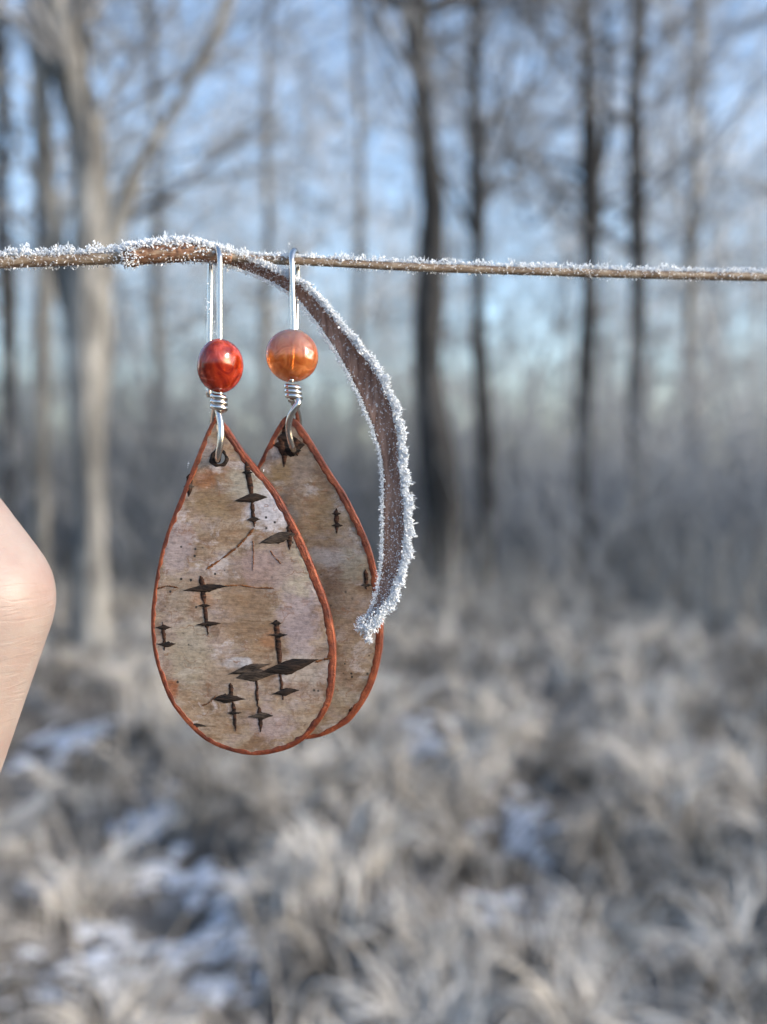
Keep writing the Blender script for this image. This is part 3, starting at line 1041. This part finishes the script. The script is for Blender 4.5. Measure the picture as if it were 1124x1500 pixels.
frayed(d1, [('s', 295, 843, 300, 886, 9), ('s', 300, 884, 305, 931, 7), ('d', 301, 862, 33, 8, -.10), ('d', 300, 887, 9, 4, 0), ('d', 306, 914, 18, 6, -.06)], f1, L1, 13)
frayed(d1, [('s', 239, 911, 242, 953, 6), ('d', 240, 919, 12, 5, 0), ('d', 244, 943, 14, 6, 0)], f1, L1, 14)
frayed(d1, [('s', 423, 768, 425, 806, 9), ('d', 408, 789, 29, 9, -.25)], f1, L2, 15)
frayed(d1, [('s', 405, 908, 411, 985, 10), ('s', 410, 980, 415, 1025, 5), ('d', 405, 913, 8, 6, 0), ('d', 407, 930, 15, 4, 0), ('d', 424, 975, 44, 14, -.22), ('d', 419, 1014, 20, 7, -.15)], f1, L1, 16)
frayed(d1, [('s', 375, 985, 378, 1040, 5), ('s', 380, 1035, 383, 1072, 8), ('d', 366, 980, 32, 9, -.25), ('d', 375, 990, 29, 15, -.1), ('d', 382, 1049, 19, 7, -.04)], f1, L2, 17)
frayed(d1, [('s', 338, 1000, 340, 1030, 7), ('s', 341, 1026, 346, 1071, 7), ('d', 335, 1024, 25, 9, 0), ('d', 344, 1044, 11, 4, 0)], f1, L1, 18)
frayed(d1, [('d', 288, 1062, 15, 4, .1)], f1, L2, 19)

# --- rear earring
e2 = empty('earring', W(430, 370, .130))
tag(e2, 'rear earring with clear orange bead, half hidden behind the other bark drop', 'earring', EG)
hook(e2, 427, 436, 362, 560, 500, .1302, .0019, 5)
c2 = W(428, 521, .1288)
b2 = bead_mesh(e2, c2, 3.50 * MM, 2.6 * MM, 3.50 * MM, R(4), M['bead2'], 4)
b2['label'] = 'translucent orange carnelian bead'
V, F = tube(np.array([c2 - UPV * 3.3 * MM, c2, c2 + UPV * 3.3 * MM]), .14 * MM, 10)
make('drill_hole', V, F, M['drill'], b2)
wrap_coil(e2, 430, 566, 585, .1288, 2.9, .78 * MM, 2)
wire(e2, 'hanging_loop', [W(434, 580, .1285), W(437, 590, .1280), W(431, 600, .1280), W(425, 612, .1284), W(423, 628, .1290), W(426, 648, .1296), W(430, 658, .1308), W(431, 656, .1336), W(438, 630, .1340), W(437, 608, .1322), W(431, 592, .1298), W(430, 584, .1290)], .43, 90)
f2 = earring_plane(D2, R(-4), 437)
d2 = drop(e2, OUT2, f2, (429, 657, 8.5), M['bark2'], 2)
frayed(d2, [('s', 419, 616, 416, 684, 13), ('d', 423, 652, 24, 20, 0), ('s', 412, 636, 413, 668, 12), ('s', 434, 642, 436, 668, 11), ('d', 420, 641, 13, 10, .1), ('d', 431, 660, 11, 9, 0)], f2, L1, 21)
frayed(d2, [('s', 493, 744, 494, 782, 8), ('d', 494, 770, 9, 4, 0), ('d', 493, 752, 7, 4, 0)], f2, L1, 22)
frayed(d2, [('s', 536, 834, 537, 863, 8), ('d', 537, 857, 8, 4, 0)], f2, L2, 23)
frayed(d2, [('s', 516, 1036, 511, 1056, 9)], f2, L2, 24)

# ------------------------------------------------------------------ frosted grass stalk
gs = empty('grass_stalk', W(190, 378, .128))
tag(gs, 'frosted dry grass stalk with a drooping curled leaf, strung across the photo', 'plant')
def stalk_depth(x): return .1280 + .0000165 * (x - 313)
def SP(x, y): return W(x, y, stalk_depth(x))
stem_l = [(*SP(-420, 402), .8), (*SP(-200, 392), .8), (*SP(0, 384), .78), (*SP(100, 381), .74), (*SP(190, 377), .8), (*SP(250, 373), .9), (*SP(320, 376), .62), (*SP(400, 381), .56), (*SP(470, 384), .54), (*SP(600, 391), .56), (*SP(740, 396), .56), (*SP(900, 401), .58), (*SP(1124, 406), .62), (*SP(1500, 414), .62)]
Q = spline(stem_l, 220)
V, F = tube(Q[:, :3], Q[:, 3] * MM, 12, True, lambda n, s: 1 + rng.normal(0, .035, (n, s)))
make('stem', V, F, M['stem'], gs)
sh = [(*SP(180, 378), .95), (*SP(192, 376), 1.35), (*SP(205, 373), 1.28), (*SP(240, 370), 1.35), (*SP(280, 369), 1.25), (*SP(310, 373), 1.0), (*SP(340, 379), .70)]
Qs = spline(sh, 60)
V, F = tube(Qs[:, :3], Qs[:, 3] * MM, 16, True, lambda n, s: 1 + rng.normal(0, .04, (n, s)))
make('leaf_sheath', V, F, M['sheath'], gs)

# leaf blade: centre px, half width px, distance offset (mm), twist (edge leaning to viewer)
LEAF = [(300, 372, 7, -.8), (340, 382, 7, -.5), (385, 398, 7, -.1), (425, 418, 8, .0), (450, 438, 9, .0), (494, 492, 11.5, -.2), (531, 547, 15.5, -.4), (557, 603, 16, -.6), (569, 650, 13, -.6), (573, 685, 10.5, -.6), (577, 750, 13.5, -.8), (575, 813, 12.5, -1.0), (566, 856, 9, -1.2), (555, 885, 6, -1.3), (545, 902, 4, -1.4), (532, 914, 3, -1.5)]
LP = spline([(x, y, 0, hw, dz) for x, y, hw, dz in LEAF], 110)
c2d = LP[:, :2]; T2 = np.gradient(c2d, axis=0); T2 /= np.linalg.norm(T2, axis=1)[:, None]
N2 = np.stack([-T2[:, 1], T2[:, 0]], 1)          # right-hand side of travel, image y down -> points left/down
hwv = LP[:, 3] * 1.1; dzv = LP[:, 4]
dep = stalk_depth(330) + .0010 + dzv * MM
ACROSS = 9
def leaf_pt(i, u, out=0.0, near=0.0):
    """u -1..1 across the blade (+1 = left/inner edge)"""
    p = c2d[i] + N2[i] * (hwv[i] * u)
    cup = .35 * hwv[i] / 14 * (u * u - .5)          # trough shaped: edges turned to the viewer
    return W(p[0], p[1], dep[i] - cup * MM * .9 + u * .0004 - near * MM)
V = []; F = []
nL = len(LP)
for side in (0, 1):
    for i in range(nL):
        for k in range(ACROSS):
            u = -1 + 2 * k / (ACROSS - 1)
            rib = .05 * math.cos(u * 11) * (1 - abs(u))
            V.append(leaf_pt(i, u, 0, rib + (0.0 if side == 0 else -.16)))
o_ = nL * ACROSS
for i in range(nL - 1):
    for k in range(ACROSS - 1):
        a = i * ACROSS + k
        F.append((a, a + 1, a + ACROSS + 1, a + ACROSS))
        F.append((o_ + a, o_ + a + ACROSS, o_ + a + ACROSS + 1, o_ + a + 1))
    for k in (0, ACROSS - 1):
        a = i * ACROSS + k
        F.append((a, a + ACROSS, o_ + a + ACROSS, o_ + a) if k == 0 else (a, o_ + a, o_ + a + ACROSS, a + ACROSS))
leaf = make('leaf_blade', V, F, M['leaf'], gs)

def frost_on(name, parent, P, D, L, Wd):
    L = np.array(L); Wd = np.array(Wd)
    nd = rng.random(len(L)) < .22                    # a share of thin needles
    L[nd] *= rng.uniform(1.2, 1.9, nd.sum()); Wd[nd] *= .42
    big = rng.random(len(L)) < .04
    L[big] *= 1.5; Wd[big] *= 1.6
    V, F = crystals(np.array(P), np.array(D), np.array(L) * MM, np.array(Wd) * MM)
    o = make(name, V, F, M['frost'], parent, smooth=False)
    o['kind'] = 'stuff'
    return o

# frost on stem: thick on top, scattered grains on the front and small beads below
P = []; Dr = []; Ls = []; Ws = []
T_, _, _ = frames(Q[:, :3])
for i in range(len(Q) - 1):
    px = (Q[i, 0] / ((stalk_depth(0))) * FPX) + CX
    thick = 1.6 if px < 330 else 1.0
    if 325 < px < 480: thick = .58
    seg = np.linalg.norm(Q[i + 1, :3] - Q[i, :3])
    clump = .75 + .35 * math.sin(i * 1.7) * math.sin(i * .61 + 1) + .2 * rng.normal()
    n = int(seg / MM * (95 if px < 330 else 46))
    for _ in range(n):
        t = rng.random(); c = Q[i, :3] * (1 - t) + Q[i + 1, :3] * t
        r = Q[i, 3] * MM
        z = rng.random()
        if z < .74: a = rng.normal(0, .52); s = 1.0
        elif z < .92: a = rng.normal(-.1, 1.3); s = .45
        else: a = math.pi + rng.normal(0, .7); s = .38
        d = UPV * math.cos(a) - FWD * math.sin(a)
        p = c + d * r * .9
        layer = rng.random() * s * thick * max(.3, clump) * .75
        d2 = d * .9 + rng.normal(0, .55, 3)
        P.append(p + d * layer * MM); Dr.append(d2)
        Ls.append(rng.uniform(.14, .50) * (.55 + .45 * s)); Ws.append(rng.uniform(.06, .17) * (.65 + .35 * s))
frost_on('frost', gs, P, Dr, Ls, Ws)
P = []; Dr = []; Ls = []; Ws = []
for i in range(len(Qs) - 1):
    seg = np.linalg.norm(Qs[i + 1, :3] - Qs[i, :3])
    node = 1 if i < 10 else 0
    for _ in range(int(seg / MM * (110 if node else 105))):
        t = rng.random(); c = Qs[i, :3] * (1 - t) + Qs[i + 1, :3] * t
        r = Qs[i, 3] * MM
        z = rng.random()
        if node and z < .75: a = rng.uniform(-.5, 2.6); s = .7
        elif z < .78: a = rng.normal(.25, .62); s = .8
        elif z < .93: a = rng.normal(.3, .9); s = .5
        else: a = math.pi + rng.normal(0, .6); s = .35
        d = UPV * math.cos(a) - FWD * math.sin(a)
        P.append(c + d * (r * .95 + rng.random() * .62 * s * MM)); Dr.append(d + rng.normal(0, .55, 3))
        Ls.append(rng.uniform(.2, .6) * (.5 + .5 * s)); Ws.append(rng.uniform(.09, .22) * (.6 + .4 * s))
frost_on('frost', gs, P, Dr, Ls, Ws)

# frost on leaf: thick rim on outer (right) edge, thin on inner edge, grains on the face growing towards the tip
P = []; Dr = []; Ls = []; Ws = []
seg = np.linalg.norm(np.gradient(np.array([leaf_pt(i, 0) for i in range(nL)]), axis=0), axis=1)
for i in range(nL):
    t = i / (nL - 1)
    y = c2d[i, 1]
    thick = np.interp(y, [370, 420, 470, 530, 560, 700, 850, 900, 915], [.45, .45, .36, .5, .85, 1.1, 1.12, 1.05, .75])   # mm
    lump = max(.45, 1 + .28 * math.sin(i * 1.13) + .18 * rng.normal())
    out3 = -(RGT * N2[i, 0] - UPV * N2[i, 1])
    for _ in range(int(seg[i] / MM * 165)):
        k = rng.random() ** .85 * thick * lump
        p = leaf_pt(min(nL - 1, i), -1 + rng.uniform(-.05, .12)) + out3 * k * MM * .85 + rng.normal(0, .10, 3) * MM
        p = p + T2[i, 0] * RGT * rng.uniform(-.5, .5) * seg[i] - T2[i, 1] * UPV * rng.uniform(-.5, .5) * seg[i]
        P.append(p); Dr.append(out3 + rng.normal(0, .6, 3)); Ls.append(rng.uniform(.16, .55)); Ws.append(rng.uniform(.06, .17))
    for _ in range(int(seg[i] / MM * 42)):
        k = abs(rng.normal()) * np.interp(y, [380, 450, 600, 900], [.12, .2, .16, .16])
        p = leaf_pt(i, 1) - out3 * k * MM + rng.normal(0, .12, 3) * MM + (RGT * T2[i, 0] - UPV * T2[i, 1]) * rng.uniform(-.5, .5) * seg[i]
        P.append(p); Dr.append(-out3 + rng.normal(0, .6, 3)); Ls.append(rng.uniform(.12, .34)); Ws.append(rng.uniform(.06, .14))
    dens = np.interp(y, [380, 430, 470, 600, 700, 800, 870, 915], [24, 7, .5, 1.3, 6, 22, 34, 46])
    for _ in range(int(seg[i] / MM * dens)):
        u = rng.uniform(-1, 1)
        if rng.random() < .4: u = -abs(u)
        p = leaf_pt(i, u, 0, .03) + (RGT * T2[i, 0] - UPV * T2[i, 1]) * rng.uniform(-.5, .5) * seg[i]
        P.append(p); Dr.append(-FWD + rng.normal(0, .6, 3)); Ls.append(rng.uniform(.06, .2)); Ws.append(rng.uniform(.04, .10))
# heavy knobs at the curled tip
for cx_, cy_, r_ in ((552, 899, 7), (545, 905, 8), (538, 908, 7), (530, 911, 6), (526, 917, 7), (529, 922, 6), (538, 925, 6), (539, 933, 6), (541, 938, 4), (560, 892, 8), (568, 882, 8)):
    c = W(cx_, cy_, stalk_depth(330) - .0004)
    for _ in range(60):
        d = rng.normal(size=3); d /= np.linalg.norm(d)
        P.append(c + d * r_ * .09 * MM * rng.random() ** .5); Dr.append(d + rng.normal(0, .4, 3)); Ls.append(rng.uniform(.15, .42)); Ws.append(rng.uniform(.08, .18))
frost_on('frost', leaf, P, Dr, Ls, Ws)

# a few frost grains clinging to each earring
def specks(e, pts, D):
    P = []; Dr = []; Ls = []; Ws = []
    for x, y, n in pts:
        for _ in range(n):
            P.append(W(x + rng.normal(0, 2), y + rng.normal(0, 3), D)); Dr.append(rng.normal(size=3)); Ls.append(rng.uniform(.12, .32)); Ws.append(rng.uniform(.06, .13))
    frost_on('frost', e, P, Dr, Ls, Ws)
specks(e1, [(276, 686, 4), (385, 691, 4), (302, 455, 5), (304, 440, 3), (312, 470, 4), (303, 575, 7), (308, 605, 5), (313, 358, 8), (308, 420, 3), (313, 490, 3)], .1275)
specks(e2, [(424, 358, 6), (436, 420, 3)], .1300)

# ------------------------------------------------------------------ hand
def hand():
    def H(px, py, dz=0): return W(px, py, .1285 + dz * MM)
    mb = MB()
    def bone(a, ra, b, rb, n=10):
        a = np.array(a); b = np.array(b)
        pts = []; rr = []
        L = np.linalg.norm(b - a)
        ax = (b - a) / (L + 1e-12)
        for i in range(7):                                   # rounded start
            th = math.pi / 2 * i / 7
            pts.append(a - ax * ra * math.cos(th)); rr.append(max(ra * math.sin(th), .0002))
        for i in range(n + 1):
            t = i / n; pts.append(a + (b - a) * t); rr.append((ra + (rb - ra) * t))
        for i in range(1, 8):
            th = math.pi / 2 * i / 7
            pts.append(b + ax * rb * math.sin(th)); rr.append(max(rb * math.cos(th), .0002))
        V, F = tube(np.array(pts), rr, 18)
        mb.add(V, F)
    def chain(js):
        for (a, ra), (b, rb) in zip(js[:-1], js[1:]): bone(a, ra * MM, b, rb * MM)
    wrist = H(-520, 1640, 14)
    chain([(wrist, 20), (H(-235, 1340, 3), 14), (H(-33, 877, 0), 10.2), (H(-228, 598, -1), 9.0), (H(-330, 452, -1), 8.6), (H(-372, 372, 1), 7.0)])
    chain([(wrist, 20), (H(-500, 900, 20), 12), (H(-560, 560, 22), 9.5), (H(-470, 400, 17), 8.2), (H(-385, 385, 14), 6.8)])     # index meets thumb on stalk
    chain([(wrist, 20), (H(-680, 930, 18), 12), (H(-770, 600, 6), 9.6), (H(-660, 470, -8), 8.4), (H(-560, 560, -8), 7)])
    chain([(wrist, 19), (H(-820, 1020, 14), 11.5), (H(-900, 730, -2), 9), (H(-770, 640, -14), 8), (H(-680, 740, -12), 6.8)])
    chain([(wrist, 18), (H(-920, 1150, 10), 10.5), (H(-980, 930, -4), 8), (H(-860, 860, -14), 7), (H(-790, 930, -12), 6)])
    chain([(H(-235, 1340, 3), 14), (H(-500, 960, 18), 12)]); chain([(H(-500, 920, 20), 12.5), (H(-680, 940, 18), 12.5), (H(-820, 1030, 14), 12), (H(-920, 1150, 10), 11)])
    chain([(wrist, 20), (H(-600, 1200, 16), 17)]); chain([(H(-450, 1300, 10), 16), (H(-760, 1250, 14), 15)])
    chain([(wrist, 22), (H(-640, 1950, 20), 23), (H(-900, 2900, 40), 32)])
    me = bpy.data.meshes.new('hand')
    o0 = W(-500, 1300, .14)
    me.from_pydata((mb.verts() - o0).tolist(), [], mb.F)
    o = bpy.data.objects.new('hand', me)
    col.objects.link(o); o.location = o0
    r = o.modifiers.new('r', 'REMESH'); r.mode = 'VOXEL'; r.voxel_size = .0011
    s = o.modifiers.new('s', 'SMOOTH'); s.factor = .5; s.iterations = 14
    u = o.modifiers.new('u', 'SUBSURF'); u.levels = 0; u.render_levels = 1
    dg = bpy.context.evaluated_depsgraph_get()
    m2 = bpy.data.meshes.new_from_object(o.evaluated_get(dg))
    o.modifiers.clear()
    o.data = m2
    m2.polygons.foreach_set('use_smooth', [True] * len(m2.polygons))
    m2.materials.clear(); m2.materials.append(M['skin'])
    o['_wl'] = o0.tolist()
    tag(o, 'bare hand whose bent thumb joint pokes in at the left edge', 'hand')
    # thumb nail
    a, b = H(-338, 440, -9.2), H(-372, 378, -6.4)
    ax = (b - a) / np.linalg.norm(b - a)
    sd = np.cross(ax, FWD); sd /= np.linalg.norm(sd); up = np.cross(sd, ax)
    if up.dot(FWD) > 0: up = -up
    V = []; F = []
    for i in range(8):
        for k in range(9):
            u_ = -1 + 2 * k / 8; t = i / 7
            V.append(a + (b - a) * t + sd * u_ * 5 * MM * (1 - .25 * t * t) + up * (1.0 - 1.6 * u_ * u_) * MM)
    for i in range(7):
        for k in range(8):
            q = i * 9 + k; F.append((q, q + 1, q + 10, q + 9))
    make('fingernail', V, F, M['nail'], o)
hand()

for o in col.objects:
    if '_wl' in o: del o['_wl']
